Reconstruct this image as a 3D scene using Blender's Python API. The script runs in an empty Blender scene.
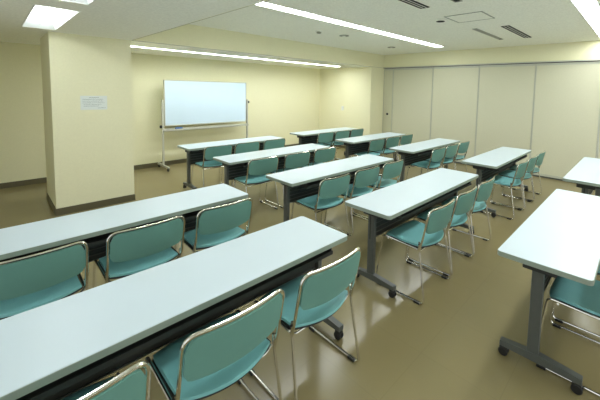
import bpy, bmesh, math, random
from mathutils import Vector, Matrix
random.seed(7)
SC = bpy.context.scene
COL = SC.collection

# ------------------------------------------------------------------ camera, world, exposure
FW = Vector((0.720763, 0.688883, -0.077072)); RT = Vector((0.691959, -0.721631, 0.021011)); UP = Vector((0.041144, 0.068475, 0.996804))
cd = bpy.data.cameras.new('camera'); cam = bpy.data.objects.new('camera', cd); COL.objects.link(cam)
M = Matrix((RT, UP, -FW)).transposed().to_4x4(); M.translation = Vector((0, 0, 1.617))
cam.matrix_world = M
cd.sensor_width = 36; cd.lens = 328.36 / 600 * 36; cd.shift_x = -30.7 / 600; cd.shift_y = -84.42 / 600
cd.clip_start = 0.02
SC.camera = cam
w = bpy.data.worlds.new('world'); SC.world = w; w.use_nodes = True
w.node_tree.nodes['Background'].inputs[0].default_value = (0.88, 0.92, 0.93, 1)
w.node_tree.nodes['Background'].inputs[1].default_value = 0.9
SC.view_settings.view_transform = 'Standard'; SC.view_settings.look = 'None'
SC.view_settings.gamma = 1; SC.view_settings.use_curve_mapping = False
SC.view_settings.exposure = 0.4
STRIP_E, FRONT_E, TUBE_E = 16.5, 34.0, 22.0
LIGHT_COL = (0.96, 1.0, 0.99)
SC.cycles.max_bounces = 8; SC.cycles.diffuse_bounces = 5

# ------------------------------------------------------------------ room measures
ZL, ZH = 2.24, 2.585          # low ceiling, raised ceiling
XL, XC, XS, XP = -1.6, 1.39, 6.88, 7.45      # left wall, coffer edge, wall stub, partition
YB, YC, YF = -2.6, 5.158, 7.06   # back wall, coffer / pillar face, front wall

# ------------------------------------------------------------------ materials
def srgb(r, g, b):
    f = lambda c: ((c / 255 + 0.055) / 1.055) ** 2.4 if c > 10 else c / 255 / 12.92
    return (f(r), f(g), f(b), 1)
def mat(name, col, rough=0.5, metal=0.0, spec=0.5, noise=None, bump=None, coat=0):
    """noise=(scale, amount) colour mottling, bump=(scale, strength)"""
    m = bpy.data.materials.new(name); m.use_nodes = True
    nt = m.node_tree; b = nt.nodes['Principled BSDF']
    b.inputs['Base Color'].default_value = col; b.inputs['Roughness'].default_value = rough
    b.inputs['Metallic'].default_value = metal; b.inputs['Specular IOR Level'].default_value = spec
    b.inputs['Coat Weight'].default_value = coat
    tc = nt.nodes.new('ShaderNodeTexCoord')
    if noise:
        n = nt.nodes.new('ShaderNodeTexNoise'); n.inputs['Scale'].default_value = noise[0]; n.inputs['Detail'].default_value = 4
        nt.links.new(tc.outputs['Object'], n.inputs['Vector'])
        r = nt.nodes.new('ShaderNodeValToRGB'); r.color_ramp.elements[0].position = 0.3; r.color_ramp.elements[1].position = 0.7
        a = noise[1]
        r.color_ramp.elements[0].color = tuple(c * (1 - a) for c in col[:3]) + (1,)
        r.color_ramp.elements[1].color = tuple(min(1, c * (1 + a)) for c in col[:3]) + (1,)
        nt.links.new(n.outputs['Fac'], r.inputs['Fac']); nt.links.new(r.outputs['Color'], b.inputs['Base Color'])
    if bump:
        n2 = nt.nodes.new('ShaderNodeTexNoise'); n2.inputs['Scale'].default_value = bump[0]; n2.inputs['Detail'].default_value = 3
        nt.links.new(tc.outputs['Object'], n2.inputs['Vector'])
        bp = nt.nodes.new('ShaderNodeBump'); bp.inputs['Strength'].default_value = bump[1]; bp.inputs['Distance'].default_value = 0.002
        nt.links.new(n2.outputs['Fac'], bp.inputs['Height']); nt.links.new(bp.outputs['Normal'], b.inputs['Normal'])
    return m
def emis(name, col, s):
    m = bpy.data.materials.new(name); m.use_nodes = True; nt = m.node_tree
    b = nt.nodes['Principled BSDF']; b.inputs['Base Color'].default_value = (.8, .8, .8, 1)
    b.inputs['Emission Color'].default_value = tuple(col) + (1,); b.inputs['Emission Strength'].default_value = s
    return m
M_WALL = mat('cream_wallpaper', srgb(232, 229, 194), 0.75, noise=(60, 0.02), bump=(350, 0.25))
M_PART = mat('beige_partition', srgb(204, 203, 178), 0.6, noise=(40, 0.02))
M_CEIL = mat('speckled_ceiling_board', srgb(246, 247, 236), 0.9, noise=(45, 0.07), bump=(60, 0.8))
M_BASE = mat('olive_baseboard', srgb(92, 86, 62), 0.5)
M_TOP = mat('white_laminate', srgb(196, 210, 218), 0.36, spec=0.35, noise=(3, 0.012))
M_EDGE = mat('grey_edge_band', srgb(140, 152, 140), 0.5)
M_STEEL = mat('dark_grey_powder_coat', srgb(80, 84, 80), 0.45, noise=(20, 0.05))
M_PANEL = mat('charcoal_panel', srgb(48, 50, 48), 0.6)
M_BLACK = mat('black_rubber', srgb(22, 22, 22), 0.55)
M_CHROME = mat('chrome', srgb(226, 224, 216), 0.16, metal=1.0)
M_SEAT = mat('teal_vinyl_seat', srgb(116, 175, 176), 0.42, noise=(9, 0.03), bump=(500, 0.2))
M_BACK = mat('teal_shell', srgb(102, 151, 141), 0.48, noise=(9, 0.03), bump=(500, 0.15))
M_PAN = mat('black_seat_pan', srgb(26, 30, 30), 0.5)
M_WB = mat('whiteboard_enamel', srgb(198, 218, 233), 0.25, noise=(2, 0.01))
M_ALU = mat('pale_aluminium', srgb(190, 190, 178), 0.4, metal=0.3)
M_WHITE = mat('white_plastic', srgb(232, 234, 228), 0.4)
M_PAPER = mat('paper', srgb(226, 232, 226), 0.8)
M_INK = mat('grey_ink', srgb(120, 130, 126), 0.8)
M_BLUE = mat('blue_felt', srgb(70, 110, 170), 0.8)
M_DARK = mat('dark_slot', srgb(14, 14, 14), 0.9)
M_GREYM = mat('grey_grille', srgb(150, 152, 140), 0.6)
M_SEAM = mat('seam_metal', srgb(186, 188, 172), 0.45)
M_STRIP = emis('lit_diffuser', LIGHT_COL, STRIP_E)
M_FSTRIP = emis('lit_front_diffuser', LIGHT_COL, FRONT_E)
M_TUBE = emis('lit_tube', LIGHT_COL, TUBE_E)
M_REFL = mat('white_reflector', srgb(235, 240, 240), 0.35)

def floor_mat():
    m = mat('marbled_vinyl_tile', srgb(131, 121, 86), 0.21, spec=0.42, noise=(1.6, 0.05), bump=(2.5, 0.12))
    nt = m.node_tree; b = nt.nodes['Principled BSDF']
    tc = [n for n in nt.nodes if n.type == 'TEX_COORD'][0]; ramp = [n for n in nt.nodes if n.type == 'VALTORGB'][0]
    ramp.color_ramp.interpolation = 'EASE'; ramp.color_ramp.elements[0].position = 0.1; ramp.color_ramp.elements[1].position = 0.9
    br = nt.nodes.new('ShaderNodeTexBrick'); br.offset = 0; br.inputs['Scale'].default_value = 1
    br.inputs['Brick Width'].default_value = 0.45; br.inputs['Row Height'].default_value = 0.45
    br.inputs['Mortar Size'].default_value = 0.0022; br.inputs['Mortar Smooth'].default_value = 0.3
    br.inputs['Mortar'].default_value = (0.9, 0.9, 0.9, 1)
    br.inputs['Color1'].default_value = (1, 1, 1, 1); br.inputs['Color2'].default_value = (0.975, 0.975, 0.975, 1)
    nt.links.new(tc.outputs['Object'], br.inputs['Vector'])
    mx = nt.nodes.new('ShaderNodeMixRGB'); mx.blend_type = 'MULTIPLY'; mx.inputs[0].default_value = 1
    nt.links.new(ramp.outputs['Color'], mx.inputs[1]); nt.links.new(br.outputs['Color'], mx.inputs[2])
    nt.links.new(mx.outputs[0], b.inputs['Base Color'])
    return m
M_FLOOR = floor_mat()

# ------------------------------------------------------------------ mesh helpers
def box(bm, x0, x1, y0, y1, z0, z1, bev=0):
    g = bmesh.ops.create_cube(bm, size=1)
    vs = g['verts']
    for v in vs:
        v.co = Vector(((x0 + x1) / 2 + v.co.x * (x1 - x0), (y0 + y1) / 2 + v.co.y * (y1 - y0), (z0 + z1) / 2 + v.co.z * (z1 - z0)))
    if bev:
        es = list({e for v in vs for e in v.link_edges})
        bmesh.ops.bevel(bm, geom=es, offset=bev, segments=2, affect='EDGES', profile=0.5)
def rounded(pts, rad, seg=5):
    """fillet the inner corners of a polyline; rad may be a list"""
    pts = [Vector(p) for p in pts]; out = [pts[0]]
    for i in range(1, len(pts) - 1):
        r = rad[i - 1] if isinstance(rad, (list, tuple)) else rad
        a = (pts[i - 1] - pts[i]); b = (pts[i + 1] - pts[i])
        r_ = min(r, a.length * .48, b.length * .48)
        p0 = pts[i] + a.normalized() * r_; p1 = pts[i] + b.normalized() * r_
        for k in range(seg + 1):
            t = k / seg
            out.append((1 - t) ** 2 * p0 + 2 * t * (1 - t) * pts[i] + t * t * p1)
    out.append(pts[-1]); return out
def tube(bm, pts, r, n=8, closed=False):
    pts = [Vector(p) for p in pts]
    q = [pts[0]]
    for p_ in pts[1:]:
        if (p_ - q[-1]).length > 1e-5: q.append(p_)
    pts = q; N = len(pts)
    tang = []
    for i in range(N):
        if closed: t = pts[(i + 1) % N] - pts[i - 1]
        else: t = pts[min(i + 1, N - 1)] - pts[max(i - 1, 0)]
        tang.append(t.normalized())
    ref = Vector((0, 0, 1)) if abs(tang[0].z) < .9 else Vector((1, 0, 0))
    nrm = (ref - tang[0] * ref.dot(tang[0])).normalized(); rings = []
    for i in range(N):
        nrm = (nrm - tang[i] * nrm.dot(tang[i])).normalized(); bi = tang[i].cross(nrm)
        rings.append([bm.verts.new(pts[i] + (nrm * math.cos(2 * math.pi * k / n) + bi * math.sin(2 * math.pi * k / n)) * r) for k in range(n)])
    for i in range(N if closed else N - 1):
        a, b = rings[i], rings[(i + 1) % N]
        for k in range(n):
            bm.faces.new((a[k], a[(k + 1) % n], b[(k + 1) % n], b[k]))
    if not closed:
        bm.faces.new(rings[0][::-1]); bm.faces.new(rings[-1])
def cyl(bm, c, axis, r, h, n=20, bev=0):
    """cylinder centred at c along axis 'x','y','z'"""
    d = {'x': Vector((1, 0, 0)), 'y': Vector((0, 1, 0)), 'z': Vector((0, 0, 1))}[axis]
    c = Vector(c)
    if bev:
        prof = [(-h / 2, r - bev), (-h / 2 + bev, r), (h / 2 - bev, r), (h / 2, r - bev)]
    else: prof = [(-h / 2, r), (h / 2, r)]
    u = Vector((0, 1, 0)) if axis != 'y' else Vector((1, 0, 0)); v = d.cross(u)
    rings = [[bm.verts.new(c + d * t + (u * math.cos(2 * math.pi * k / n) + v * math.sin(2 * math.pi * k / n)) * rr) for k in range(n)] for t, rr in prof]
    for a, b in zip(rings[:-1], rings[1:]):
        for k in range(n): bm.faces.new((a[k], a[(k + 1) % n], b[(k + 1) % n], b[k]))
    bm.faces.new(rings[0][::-1]); bm.faces.new(rings[-1])
def sheet(bm, fn, nu, nv, th):
    """grid surface fn(u,v)->Vector, given thickness th along its normal (solid)"""
    P = [[fn(i / nu * 2 - 1, j / nv) for j in range(nv + 1)] for i in range(nu + 1)]
    def nor(i, j):
        a = P[min(i + 1, nu)][j] - P[max(i - 1, 0)][j]; b = P[i][min(j + 1, nv)] - P[i][max(j - 1, 0)]
        return a.cross(b).normalized()
    A = [[bm.verts.new(P[i][j]) for j in range(nv + 1)] for i in range(nu + 1)]
    B = [[bm.verts.new(P[i][j] + nor(i, j) * th) for j in range(nv + 1)] for i in range(nu + 1)]
    for i in range(nu):
        for j in range(nv):
            bm.faces.new((A[i][j], A[i][j + 1], A[i + 1][j + 1], A[i + 1][j]))
            bm.faces.new((B[i][j], B[i + 1][j], B[i + 1][j + 1], B[i][j + 1]))
    for i in range(nu):
        bm.faces.new((A[i][0], A[i + 1][0], B[i + 1][0], B[i][0])); bm.faces.new((A[i][nv], B[i][nv], B[i + 1][nv], A[i + 1][nv]))
    for j in range(nv):
        bm.faces.new((A[0][j], B[0][j], B[0][j + 1], A[0][j + 1])); bm.faces.new((A[nu][j], A[nu][j + 1], B[nu][j + 1], B[nu][j]))
def slab(bm, x0, x1, y0, y1, z0, z1, r, seg=5):
    """box with rounded plan corners"""
    pts = []
    for cx, cy, a0 in ((x1 - r, y1 - r, 0), (x0 + r, y1 - r, 90), (x0 + r, y0 + r, 180), (x1 - r, y0 + r, 270)):
        for k in range(seg + 1):
            a = math.radians(a0 + 90 * k / seg); pts.append((cx + r * math.cos(a), cy + r * math.sin(a)))
    lo = [bm.verts.new((x, y, z0)) for x, y in pts]; hi = [bm.verts.new((x, y, z1)) for x, y in pts]
    bm.faces.new(lo[::-1]); bm.faces.new(hi)
    for k in range(len(pts)):
        j = (k + 1) % len(pts); bm.faces.new((lo[k], lo[j], hi[j], hi[k]))
def obj(name, bm, m, parent=None, smooth=False):
    bmesh.ops.recalc_face_normals(bm, faces=bm.faces[:])
    me = bpy.data.meshes.new(name); bm.to_mesh(me); bm.free()
    me.materials.append(m)
    if smooth:
        for p in me.polygons: p.use_smooth = True
        try: me.set_sharp_from_angle(angle=math.radians(40))
        except Exception: pass
    o = bpy.data.objects.new(name, me); COL.objects.link(o)
    if parent: o.parent = parent
    return o
def B(*boxes, bev=0):
    bm = bmesh.new()
    for b in boxes: box(bm, *b, bev=bev)
    return bm
def tag(o, label, cat, group=None):
    o['label'] = label; o['category'] = cat
    if group: o['group'] = group
    return o
def thing(name, label, cat, loc=(0, 0, 0), group=None):
    o = bpy.data.objects.new(name, None); COL.objects.link(o); o.location = loc; o.empty_display_size = .1
    return tag(o, label, cat, group)
def struct(name, bm, m):
    o = obj(name, bm, m); o['kind'] = 'structure'; return o
def copy_tree(o, parent=None):
    c = o.copy(); COL.objects.link(c)
    if parent: c.parent = parent
    for ch in list(o.children): copy_tree(ch, c)
    return c

# ------------------------------------------------------------------ the room
def slab_with_holes(bm, x0, x1, y0, y1, z0, z1, holes):
    xs = sorted({x0, x1, *[h[0] for h in holes], *[h[1] for h in holes]}); xs = [x for x in xs if x0 <= x <= x1]
    ys = sorted({y0, y1, *[h[2] for h in holes], *[h[3] for h in holes]}); ys = [y for y in ys if y0 <= y <= y1]
    solid = lambda cx, cy: not any(h[0] < cx < h[1] and h[2] < cy < h[3] for h in holes)
    for i in range(len(xs) - 1):
        run = None
        for j in range(len(ys)):
            s = j < len(ys) - 1 and solid((xs[i] + xs[i + 1]) / 2, (ys[j] + ys[j + 1]) / 2)
            if s and run is None: run = ys[j]
            if not s and run is not None:
                box(bm, xs[i], xs[i + 1], run, ys[j], z0, z1); run = None
TH = 0.1
struct('floor', B((XL - .15, XP + .25, YB - .15, YF + .15, -TH, 0)), M_FLOOR)
TROFF = [(.28, .58, 3.52, 4.94), (.28, .58, 1.76, 3.18), (.28, .58, 0, 1.42)]
FSTRIP = (1.42, 6.45, 5.82, 5.95)
STRIPS = [(1.62, 6.72, 3.14, 3.34), (1.75, 7.38, .42, .63), (1.75, 7.38, -1.9, -1.68)]
bm = bmesh.new()
slab_with_holes(bm, XL, XC, YB, YF, ZL, ZH + .12, TROFF)
slab_with_holes(bm, XC, XP, YC + .012, YF, ZL, ZH + .12, [FSTRIP])
low = struct('ceiling', bm, M_CEIL)
bm = bmesh.new(); slab_with_holes(bm, XC, XP, YB, YC, ZH, ZH + .12, STRIPS)
struct('ceiling_raised', bm, M_CEIL)
struct('wall_beam', B((XC, XP, YC, YC + .012, ZL + .001, ZH)), M_WALL)
struct('wall_coffer', B((XC, XC + .01, YB, YC, ZL + .001, ZH)), M_WALL)
BH, BT = .085, .008
struct('wall_front', B((XL, XP + .15, YF, YF + .12, 0, ZH + .12)), M_WALL)
struct('wall_left', B((XL - .12, XL, 4.2, YF, 0, ZH + .12)), M_WALL)  # out of view; only the far end built, to shade the pillar side
struct('baseboard_left', B((XL, XL + BT, 4.2, YF - BT, 0, BH)), M_BASE)
struct('wall_right', B((XS, XP + .15, YC, YF, 0, ZL)), M_WALL)
struct('wall_upper', B((XP, XP + .15, YB, YC, ZL + .015, ZH + .12)), M_WALL)
struct('wall_side', B((XP + .01, XP + .15, YB, -.5, 0, ZL)), M_WALL)
struct('wall_pillar', B((.53, XC, YC, 6.03, 0, ZL)), M_WALL)
# caps above the lights so no daylight leaks in
struct('baseboard_front', B((XL, XS, YF - BT, YF, 0, BH)), M_BASE)
struct('baseboard_pillar', B((.53 - BT, XC + BT, YC - BT, YC, 0, BH), (.53 - BT, .53, YC, 6.03, 0, BH), (XC, XC + BT, YC, 6.03, 0, BH), (.53 - BT, XC + BT, 6.03, 6.03 + BT, 0, BH)), M_BASE)
struct('baseboard_right', B((XS - BT, XS, YC, YF - BT, 0, BH), (XS - BT, XP, YC - BT, YC, 0, BH)), M_BASE)
struct('trim_1', B((XP - .035, XP + .08, -2.6, YC, ZL - .012, ZL + .014)), M_DARK)     # partition track
struct('trim_2', B((XP - .05, XP - .037, YB, YC, ZL - .006, ZL + .016)), M_SEAM)
struct('trim_3', B((XC + .01, XC + .014, YB, YC, ZL, ZL + .008), (XC + .01, XP - .05, YC - .004, YC, ZL, ZL + .005)), M_GREYM)

# sliding partition panels
seams = [5.155, 4.86, 3.74, 2.66, 1.59, .56, -.5]
pl = ['narrow sliding wall panel with a dark round latch beside the wall corner',
      'tall beige sliding wall panel, first wide one beside the narrow latch panel',
      'tall beige sliding wall panel, second wide one from the latch panel',
      'tall beige sliding wall panel behind the table nearest the middle of the sliding wall',
      'wide beige sliding wall panel, rightmost one seen nearly whole, left of the last seam',
      'sliver of beige sliding wall panel at the extreme right picture edge']
pl[3] = 'tall beige sliding wall panel, third wide one from the latch panel'
pl[4] = 'tall beige sliding wall panel, fourth and widest-looking from the latch panel'
for i in range(6):
    y1, y0 = seams[i], seams[i + 1]
    t = thing('sliding_panel', pl[i], 'partition panel', (XP, (y0 + y1) / 2, 0), 'sliding wall panels')
    h = (y1 - y0) / 2
    obj('panel_board', B((0, .06, -h + .016, h - .016, .03, ZL - .02)), M_PART, t)
    for s in (-1, 1):
        obj('edge_strip', B((-.004, .064, min(s * h - s * .003, s * h - s * .016), max(s * h - s * .003, s * h - s * .016), .03, ZL - .02)), M_SEAM, t)
    obj('bottom_seal', B((.004, .056, -h + .004, h - .004, .0, .03)), M_STEEL, t)
    obj('top_rail', B((-.006, .03, -h + .004, h - .004, ZL - .06, ZL - .02)), M_SEAM, t)
    obj('base_rail', B((-.006, .03, -h + .004, h - .004, .03, .075)), M_SEAM, t)
    if i == 0:
        bm = bmesh.new(); cyl(bm, (-.008, 0, 1.01), 'x', .032, .022, 20, .004)
        hd = obj('latch', bm, M_BLACK, t, True)
        bm = B((-.02, -.012, -.006, .006, .985, 1.035)); obj('thumb_turn', bm, M_STEEL, hd)

# ------------------------------------------------------------------ ceiling lights
def strip_light(r, z, m, label, depth=.03):
    x0, x1, y0, y1 = r; cx, cy = (x0 + x1) / 2, (y0 + y1) / 2
    t = thing('strip_light', label, 'ceiling light', (cx, cy, z), 'long strip lights')
    a, b = (x1 - x0) / 2, (y1 - y0) / 2; g = .014
    obj('light_frame', B((-a, a, -b, -b + g, -.003, depth), (-a, a, b - g, b, -.003, depth), (-a, -a + g, -b + g, b - g, -.003, depth), (a - g, a, -b + g, b - g, -.003, depth), (-a, a, -b, b, depth, depth + .05)), M_WHITE, t)
    n = max(1, round(2 * a / 1.25)); wd = (2 * a - 2 * g) / n
    for k in range(n):
        x = -a + g + k * wd
        obj('diffuser', B((x + .002, x + wd - .002, -b + g, b - g, .006, .014)), m, t)
    return t
strip_light(STRIPS[0], ZH, M_STRIP, 'long glowing strip light in the raised ceiling over the middle table rows')
strip_light(STRIPS[1], ZH, M_STRIP, 'glowing strip light at the top right corner of the picture')
strip_light(FSTRIP, ZL, M_FSTRIP, 'long narrow strip light in the low ceiling above the whiteboard')
strip_light(STRIPS[2], ZH, M_STRIP, 'unseen strip light added for fill over the back of the room, behind the viewer')  # lamp added out of view to brighten the floor and chair backs
def troffer(r, label):
    x0, x1, y0, y1 = r; t = thing('troffer_light', label, 'ceiling light', ((x0 + x1) / 2, (y0 + y1) / 2, ZL), 'recessed lights beside the pillar')
    a, b = (x1 - x0) / 2, (y1 - y0) / 2
    bm = bmesh.new(); g = .012
    for q in ((-a, a, -b, -b + g, -.003, .004), (-a, a, b - g, b, -.003, .004), (-a, -a + g, -b + g, b - g, -.003, .004), (a - g, a, -b + g, b - g, -.003, .004)): box(bm, *q)
    obj('light_frame', bm, M_WHITE, t)
    bm = bmesh.new(); d = .10; ia, ib = a - g, b - g; ta, tb = a * .55, b - .13
    lo = [bm.verts.new(v) for v in ((-ia, -ib, 0), (ia, -ib, 0), (ia, ib, 0), (-ia, ib, 0))]
    hi = [bm.verts.new(v) for v in ((-ta, -tb, d), (ta, -tb, d), (ta, tb, d), (-ta, tb, d))]
    lo2 = [bm.verts.new(v) for v in ((-a + .002, -b + .002, .004), (a - .002, -b + .002, .004), (a - .002, b - .002, .004), (-a + .002, b - .002, .004))]
    hi2 = [bm.verts.new(v) for v in ((-a + .002, -b + .002, d + .02), (a - .002, -b + .002, d + .02), (a - .002, b - .002, d + .02), (-a + .002, b - .002, d + .02))]
    bm.faces.new(hi)
    bm.faces.new(hi2)
    for k in range(4):
        j = (k + 1) % 4
        bm.faces.new((lo[k], lo[j], hi[j], hi[k])); bm.faces.new((lo2[k], lo2[j], hi2[j], hi2[k])); bm.faces.new((lo[k], lo[j], lo2[j], lo2[k]))
    obj('reflector', bm, M_REFL, t)
    bm = bmesh.new(); cyl(bm, (0, 0, .055), 'y', .016, 2 * tb - .02, 14)
    obj('fluorescent_tube', bm, M_TUBE, t, True)
troffer(TROFF[0], 'recessed ceiling light glowing in front of the pillar')
troffer(TROFF[1], 'recessed ceiling light cut by the top picture edge above the pillar')
troffer(TROFF[2], 'unseen recessed ceiling light added for fill above the viewer, outside the picture')  # unseen lamp added as extra fill, closes the third ceiling opening

# ------------------------------------------------------------------ ceiling fittings
def slot_diffuser(x0, x1, yc, z, label, dark, w=.055):
    t = thing('slot_diffuser', label, 'air vent', ((x0 + x1) / 2, yc, z), 'slot air vents')
    a = (x1 - x0) / 2
    obj('vent_frame', B((-a, a, -w, -w + .01, -.006, .0), (-a, a, w - .01, w, -.006, .0), (-a, -a + .012, -w + .01, w - .01, -.006, 0), (a - .012, a, -w + .01, w - .01, -.006, 0)), M_GREYM if not dark else M_DARK, t)
    obj('slot_backing', B((-a + .012, a - .012, -w + .01, w - .01, -.002, -.0005)), M_DARK, t)
    if dark:
        for y in (-w * .38, w * .38): obj('vent_blade', B((-a + .012, a - .012, y - .002, y + .002, -.008, -.002)), M_CEIL, t)
    else:
        obj('vent_blade', B((-a + .012, a - .12, -w + .012, w - .012, -.008, -.002)), M_GREYM, t)
slot_diffuser(5.15, 6.42, 1.52, ZH, 'dark slotted air vent in the ceiling, nearest the right picture edge', True)
slot_diffuser(5.10, 6.38, 1.93, ZH, 'grey slotted air vent in the ceiling, left of the dark one', False, .035)
slot_diffuser(2.25, 3.52, 1.90, ZH, 'dark slotted air vent cut off by the top picture edge', True)
slot_diffuser(2.25, 3.50, 1.50, ZH, 'tip of a dark air vent at the top picture edge beside the access hatch', False, .04)
t = thing('access_hatch', 'square access hatch outlined in grey in the raised ceiling', 'ceiling hatch', (4.31, 1.70, ZH))
a = .235
obj('hatch_frame', B((-a, a, -a, -a + .012, -.006, 0), (-a, a, a - .012, a, -.006, 0), (-a, -a + .012, -a + .012, a - .012, -.006, 0), (a - .012, a, -a + .012, a - .012, -.006, 0)), M_GREYM, t)
obj('hatch_panel', B((-a + .014, a - .014, -a + .014, a - .014, -.004, 0)), M_CEIL, t)
t = thing('ceiling_sensor', 'small round dark ceiling fitting left of the access hatch', 'ceiling fitting', (4.27, 2.07, ZH))
bm = bmesh.new(); cyl(bm, (0, 0, -.006), 'z', .095, .012, 24, .003); obj('sensor_ring', bm, M_CEIL, t, True)
bm = bmesh.new(); cyl(bm, (0, 0, -.013), 'z', .055, .006, 24, .001); obj('sensor_grille', bm, M_DARK, t, True)
t = thing('smoke_detector', 'small domed smoke detector hanging under the raised ceiling', 'smoke detector', (3.81, 3.95, ZH))
bm = bmesh.new(); cyl(bm, (0, 0, -.008), 'z', .058, .016, 24, .004); obj('detector_base', bm, M_WHITE, t, True)
bm = bmesh.new(); cyl(bm, (0, 0, -.03), 'z', .042, .03, 20, .014); obj('detector_dome', bm, M_GREYM, t, True)
for (x, y), lb in (((4.40, 3.92), 'flat round ceiling cover right of the smoke detector'), ((6.17, 4.10), 'flat round ceiling cover nearest the beam and sliding wall')):
    t = thing('ceiling_cover', lb, 'ceiling fitting', (x, y, ZH), 'flat round ceiling covers')
    bm = bmesh.new(); cyl(bm, (0, 0, -.006), 'z', .085, .012, 28, .004); obj('cover_plate', bm, M_GREYM, t, True)
    bm = bmesh.new(); cyl(bm, (0, 0, -.014), 'z', .03, .008, 16, .002); obj('cover_centre', bm, M_WHITE, t, True)

# ------------------------------------------------------------------ whiteboard on its stand
t = thing('whiteboard', 'wide white board on a wheeled metal stand at the front wall', 'whiteboard', (3.27, 6.74, 0))
hw = .905
obj('board_panel', B((-hw + .015, hw - .015, -.012, .012, .865, 1.735)), M_WB, t)
obj('board_frame', B((-hw, hw, -.016, .016, .845, .865), (-hw, hw, -.016, .016, 1.735, 1.75), (-hw, -hw + .015, -.016, .016, .865, 1.735), (hw - .015, hw, -.016, .016, .865, 1.735), bev=.002), M_ALU, t)
tr = obj('pen_tray', B((-hw - .02, hw + .02, -.085, -.02, .755, .765), (-hw - .02, hw + .02, -.088, -.082, .755, .79), (-hw - .02, hw + .02, -.024, -.018, .755, .80)), M_ALU, t)
for s in (-1, 1):
    p = obj('stand_post', B((s * (hw + .03) - .016, s * (hw + .03) + .016, -.018, .018, .085, 1.36), bev=.003), M_ALU, t)
    f = obj('stand_foot', B((s * (hw + .03) - .018, s * (hw + .03) + .018, -.27, .27, .055, .09), bev=.004), M_ALU, t)
    for y in (-.24, .24):
        bm = bmesh.new(); cyl(bm, (s * (hw + .03), y, .026), 'x', .026, .03, 16, .004); box(bm, s * (hw + .03) - .012, s * (hw + .03) + .012, y - .012, y + .012, .03, .056)
        obj('caster', bm, M_BLACK, f, True)
    bm = bmesh.new(); cyl(bm, (s * (hw + .065), 0, .84 if s < 0 else 1.3), 'x', .028, .035, 16, .006)
    obj('pivot_knob', bm, M_BLACK, p, True)
t = thing('board_eraser', 'blue felt eraser lying on the tray below the whiteboard', 'eraser', (2.62, 6.688, .7655))
obj('felt_pad', B((-.065, .065, -.018, .018, 0, .018)), M_BLUE, t)
obj('eraser_grip', B((-.065, .065, -.018, .018, .018, .05), bev=.004), M_BLUE, t)

# notice on the pillar
t = thing('paper_notice', 'white printed notice stuck on the front of the pillar', 'notice', (.952, YC - .001, 1.39))
obj('paper_sheet', B((-.143, .143, -.002, 0, -.09, .09)), M_PAPER, t)
bm = bmesh.new(); rnd = random.Random(3)
rows = [(.068, -.05, .05, .011), (.044, -.12, .10, .008), (.022, -.12, .09, .008), (.0, -.12, .11, .008), (-.022, -.11, .08, .008), (-.042, -.11, .05, .008), (-.066, .04, .125, .009)]
for z, a, b, h in rows:
    x = a
    while x < b:
        wd = rnd.uniform(.006, .010)
        box(bm, x, x + wd * .85, -.0028, -.0019, z - h * rnd.uniform(.3, .5), z - h * .1); box(bm, x + wd * .3, x + wd * .5, -.0028, -.0019, z - h * .5, z + h * .5)
        if rnd.random() < .7: box(bm, x, x + wd * .8, -.0028, -.0019, z + h * .2, z + h * rnd.uniform(.35, .5))
        x += wd + .0025
obj('printed_text', bm, M_INK, t)

# wall switches
t = thing('light_switch', 'pale double switch plate on the short wall right of the corner', 'light switch', (XS, 6.12, 1.12))
obj('switch_plate', B((-.008, 0, -.04, .04, -.062, .062), bev=.002), M_WHITE, t)
for z in (-.028, .028): obj('rocker', B((-.013, -.006, -.02, .02, z - .018, z + .018), bev=.002), M_PAPER, t)

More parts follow.
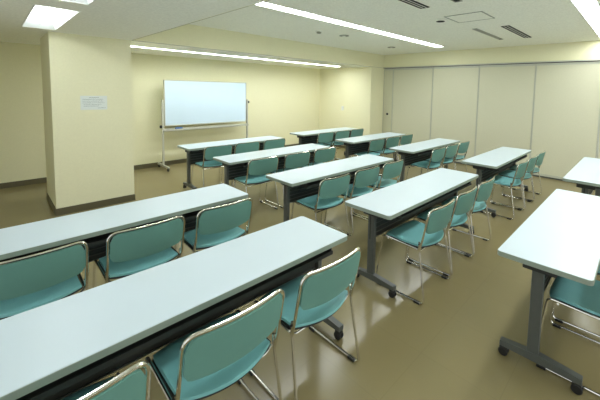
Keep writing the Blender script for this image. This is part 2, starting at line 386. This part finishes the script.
# ------------------------------------------------------------------ tables
TL, TW, TZ = 1.8, .45, .70
def make_table():
    t = thing('folding_table', '', 'table', (0, 0, 0), 'long white classroom tables')
    # origin: plan centre; +y faces the whiteboard
    hx, hy = TL / 2, TW / 2
    bm = bmesh.new(); slab(bm, -hx + .003, hx - .003, -hy + .003, hy - .003, TZ - .006, TZ, .022)
    top = obj('tabletop', bm, M_TOP, t, True)
    bm = bmesh.new(); slab(bm, -hx, hx, -hy, hy, TZ - .029, TZ - .0015, .025)
    obj('edge_band', bm, M_EDGE, top, True)
    for s in (-1, 1):
        x = -hx + .10 if s < 0 else hx - .03
        lg = obj('leg', B((x - .018, x + .018, .0, .06, .095, .625), bev=.004), M_STEEL, t)
        bm = B((x - .025, x + .025, -.10, .13, .64, .671), (x - .022, x + .022, -.06, .11, .60, .645), bev=.006)
        obj('top_bracket', bm, M_PANEL, lg)
        bm = bmesh.new(); 
        # foot bar, slightly higher in the middle
        v = [(-.205, .062), (-.205, .094), (.0, .112), (.205, .094), (.205, .062)]
        a_ = [bm.verts.new((x - .021, y, z)) for y, z in v]; b_ = [bm.verts.new((x + .021, y, z)) for y, z in v]
        bm.faces.new(a_); bm.faces.new(b_[::-1])
        for k in range(5): bm.faces.new((a_[k], a_[(k + 1) % 5], b_[(k + 1) % 5], b_[k]))
        obj('foot_bar', bm, M_STEEL, lg)
        for y in (-.185, .185):
            bm = bmesh.new()
            cyl(bm, (x - .014, y, .027), 'x', .027, .015, 20, .004); cyl(bm, (x + .014, y, .027), 'x', .027, .015, 20, .004)
            box(bm, x - .006, x + .006, y - .02, y + .02, .018, .062); cyl(bm, (x, y, .046), 'x', .022, .036, 16, .003)
            obj('caster', bm, M_BLACK, lg, True)
    xa, xb = -hx + .121, hx - .051
    obj('support_beam', B((xa, xb, -.02, .02, .62, .66), bev=.004), M_STEEL, t)
    obj('under_shelf', B((xa + .12, xb - .05, -.175, .028, .596, .602), (xa + .12, xb - .05, -.182, -.172, .595, .618), (xa + .12, xa + .13, -.172, .028, .602, .64), (xb - .06, xb - .05, -.172, .028, .602, .64), bev=.0015), M_PANEL, t)
    obj('modesty_panel', B((xa, xb, .030, .042, .40, .66), bev=.002), M_PANEL, t)
    obj('panel_ribs', B(*[(xa, xb, .023, .030, z, z + .006) for z in (.402, .44, .48, .52, .56, .60)]), M_STEEL, t)
    return t

# (left x, front y, labels)
COLS = {'l': -.24, 'm': 2.038, 'r': 4.376}
ROWY = {1: 5.337, 2: 4.084, 3: 2.902, 4: 1.769, 5: .578}
rown = {1: 'front row nearest the whiteboard', 2: 'second row from the whiteboard', 3: 'third row from the whiteboard', 4: 'fourth row from the whiteboard', 5: 'last row, farthest from the whiteboard'}
coln = {'l': 'left column beside the pillar side', 'm': 'middle column', 'r': 'right column along the sliding wall'}
TABLES = [('l', 3), ('l', 4), ('m', 1), ('m', 2), ('m', 3), ('m', 4), ('m', 5), ('r', 1), ('r', 2), ('r', 3), ('r', 4), ('r', 5)]
tl = {('l', 3): 'long white table closest in front of the pillar, upper of the two at left',
      ('l', 4): 'largest nearest long white table running out at the left picture edge',
      ('m', 1): 'long white table nearest the whiteboard, at the head of the middle column',
      ('m', 2): 'long white table second from the whiteboard in the middle column',
      ('m', 3): 'long white table third from the whiteboard in the middle column, at picture centre',
      ('m', 4): 'long white table fourth from the whiteboard in the middle column',
      ('m', 5): 'long white table at the right picture edge, its grey T-leg on casters in full view',
      ('r', 1): 'smallest farthest long white table, in the corner right of the whiteboard',
      ('r', 2): 'long white table second from the front wall in the column along the sliding wall',
      ('r', 3): 'long white table third from the front wall in the column along the sliding wall',
      ('r', 4): 'long white table fourth from the front wall in the column along the sliding wall',
      ('r', 5): 'white table end at the right picture edge close to the sliding wall'}
DXY = {('m', 1): (-0.004, -0.049), ('m', 2): (-0.013, 0.007), ('m', 3): (-0.025, -0.028), ('m', 4): (-0.03, -0.02), ('m', 5): (-0.002, -0.005), ('r', 1): (0.011, 0.06), ('r', 2): (0.079, 0.056), ('r', 3): (0.094, 0.062), ('r', 4): (0.019, -0.023), ('r', 5): (-0.006, 0.029), ('l', 3): (-0.016, -0.016), ('l', 4): (-0.005, -0.016)}
proto = make_table()
for i, k in enumerate(TABLES):
    o = proto if i == 0 else copy_tree(proto)
    dx, dy = DXY.get(k, (0, 0))
    o.location = (COLS[k[0]] + TL / 2 + dx, ROWY[k[1]] - TW / 2 + dy, 0)
    o['label'] = tl[k]
    lx = -.05 if k[0] == 'l' else (0 if k in (('m', 1), ('m', 2)) else .025 if k == ('m', 5) else .04)
    [c for c in o.children if c.name.split('.')[0] == 'leg'][0].location.x = lx

# ------------------------------------------------------------------ chairs
def make_chair():
    t = thing('stacking_chair', '', 'chair', (0, 0, 0), 'teal classroom chairs')
    # seat shell: fn(u in -1..1, v 0 rear..1 front)
    def seat_fn(u, v):
        yr = -.175 - .065 * (1 - u * u); yf = .155 - .02 * u ** 4
        y = yr + (yf - yr) * v
        z = .418 + .018 * v - .016 * math.sin(math.pi * min(1, v * 1.15)) * (1 - u ** 4) + .012 * (1 - v) ** 4
        if v > .85: z -= .022 * ((v - .85) / .15) ** 2
        wd = .205 + .005 * v
        k = 1 - .10 * max(0, (v - .8) / .2) ** 3
        return Vector((u * wd * k, y, z))
    bm = bmesh.new(); sheet(bm, seat_fn, 20, 20, .013)
    seat = obj('seat', bm, M_SEAT, t, True)
    bm = bmesh.new(); sheet(bm, lambda u, v: seat_fn(u * 1.03, .03 + v * .94) + Vector((0, 0, -.016)), 12, 12, .013)
    obj('seat_pan', bm, M_PAN, seat, True)
    # back shell
    zt = .728
    def back_y(u, z): return -.195 - (z - .44) * .20 - .028 * (1 - u * u)
    def back_fn(u, v):
        au = abs(u)
        ztop = zt - (.05 * (1 - math.sqrt(max(0, 1 - ((au - .78) / .22) ** 2))) if au > .78 else 0)
        zbot = .530 + .022 * u * u + (.03 * (1 - math.sqrt(max(0, 1 - ((au - .85) / .15) ** 2))) if au > .85 else 0)
        z = zbot + (ztop - zbot) * v
        return Vector((u * .212, back_y(u, z), z))
    bm = bmesh.new(); sheet(bm, back_fn, 28, 10, .012)
    bk = obj('backrest', bm, M_BACK, t, True)
    # chrome arch round the backrest
    pts = []
    for z in (.40, .44, .50, .56, .62, .66): pts.append(Vector((-.224, back_y(-1, z) + (.0 if z > .45 else .004), z)))
    for k in range(8):
        a = math.radians(180 - 90 * k / 7); x = -.224 + .05 + .05 * math.cos(a); z = zt - .042 + .05 * math.sin(a)
        pts.append(Vector((x, back_y(x / .212 if abs(x) < .212 else -1, z), z)))
    top = [Vector((x, back_y(x / .212, zt + .008), zt + .008)) for x in [-.174 + .348 * k / 16 for k in range(1, 16)]]
    full = pts + top + [Vector((-p.x, p.y, p.z)) for p in reversed(pts)]
    bm = bmesh.new(); tube(bm, full, .0082, 8)
    obj('back_frame', bm, M_CHROME, t, True)
    for s in (-1, 1):
        P = [(s * .221, -.18, .475), (s * .222, -.182, .42), (s * .240, -.25, .0125), (s * .240, .20, .0125), (s * .221, .150, .430), (s * .221, -.16, .414)]
        bm = bmesh.new(); tube(bm, rounded(P, [.02, .035, .035, .03]), .0072, 8)
        sf = obj('side_frame', bm, M_CHROME, t, True)
        for y in (-.19, .155):
            obj('glide', B((s * .240 - .0125, s * .240 + .0125, y - .024, y + .024, 0, .0165), bev=.003), M_BLACK, sf)
        bm = bmesh.new(); cyl(bm, (s * .226, -.183, .46), 'x', .006, .014, 10); obj('frame_bolt', bm, M_BLACK, sf, True)
    for y, z in ((-.165, .385), (.10, .398)):
        bm = bmesh.new(); tube(bm, rounded([(-.221, y, .414), (-.19, y, z), (.19, y, z), (.221, y, .414)], .02), .0065, 8)
        obj('cross_bar', bm, M_CHROME, t, True)
    return t
ch = make_chair()
pos = {0: 'left', 1: 'middle', 2: 'right'}
cl = {('l', 3): 'at the table in front of the pillar', ('l', 4): 'at the largest nearest table, in the foreground',
      ('m', 1): 'at the middle-column table nearest the whiteboard', ('m', 2): 'at the middle-column table second from the whiteboard',
      ('m', 3): 'at the middle-column table third from the whiteboard', ('m', 4): 'at the middle-column table fourth from the whiteboard',
      ('m', 5): 'under the table at the lower right picture edge', ('r', 1): 'at the farthest table in the corner',
      ('r', 2): 'at the right-column table second from the front wall', ('r', 3): 'at the right-column table third from the front wall',
      ('r', 4): 'at the right-column table fourth from the front wall', ('r', 5): ''}
rnd = random.Random(11)
CHX = {('l', 4): (-.55, .005, .56), ('l', 3): (-.51, .04, .585), ('m', 2): (-.52, .045, .59), ('m', 1): (-.525, -.015, .53),
       ('r', 1): (-.435, .082, .595), ('r', 2): (-.44, .082, .595), ('r', 3): (-.425, .082, .595), ('r', 4): (-.45, .07, .60),
       ('m', 3): (-.48, .07, .60), ('m', 4): (-.45, .083, .595), ('m', 5): (-.485, .07, .60)}   # how far each chair stands from its table's middle
first = True
for k in TABLES:
    if k == ('r', 5): continue
    for n in range(3):
        if k == ('m', 5) and n == 2: continue
        o = ch if first else copy_tree(ch); first = False
        tx, ty = DXY.get(k, (0, 0))
        o.location = (COLS[k[0]] + TL / 2 + tx + CHX[k][n], ROWY[k[1]] + ty - .39 + rnd.uniform(-.006, .006), 0)
        o['label'] = 'teal chair, %s seat %s' % (pos[n], cl[k])
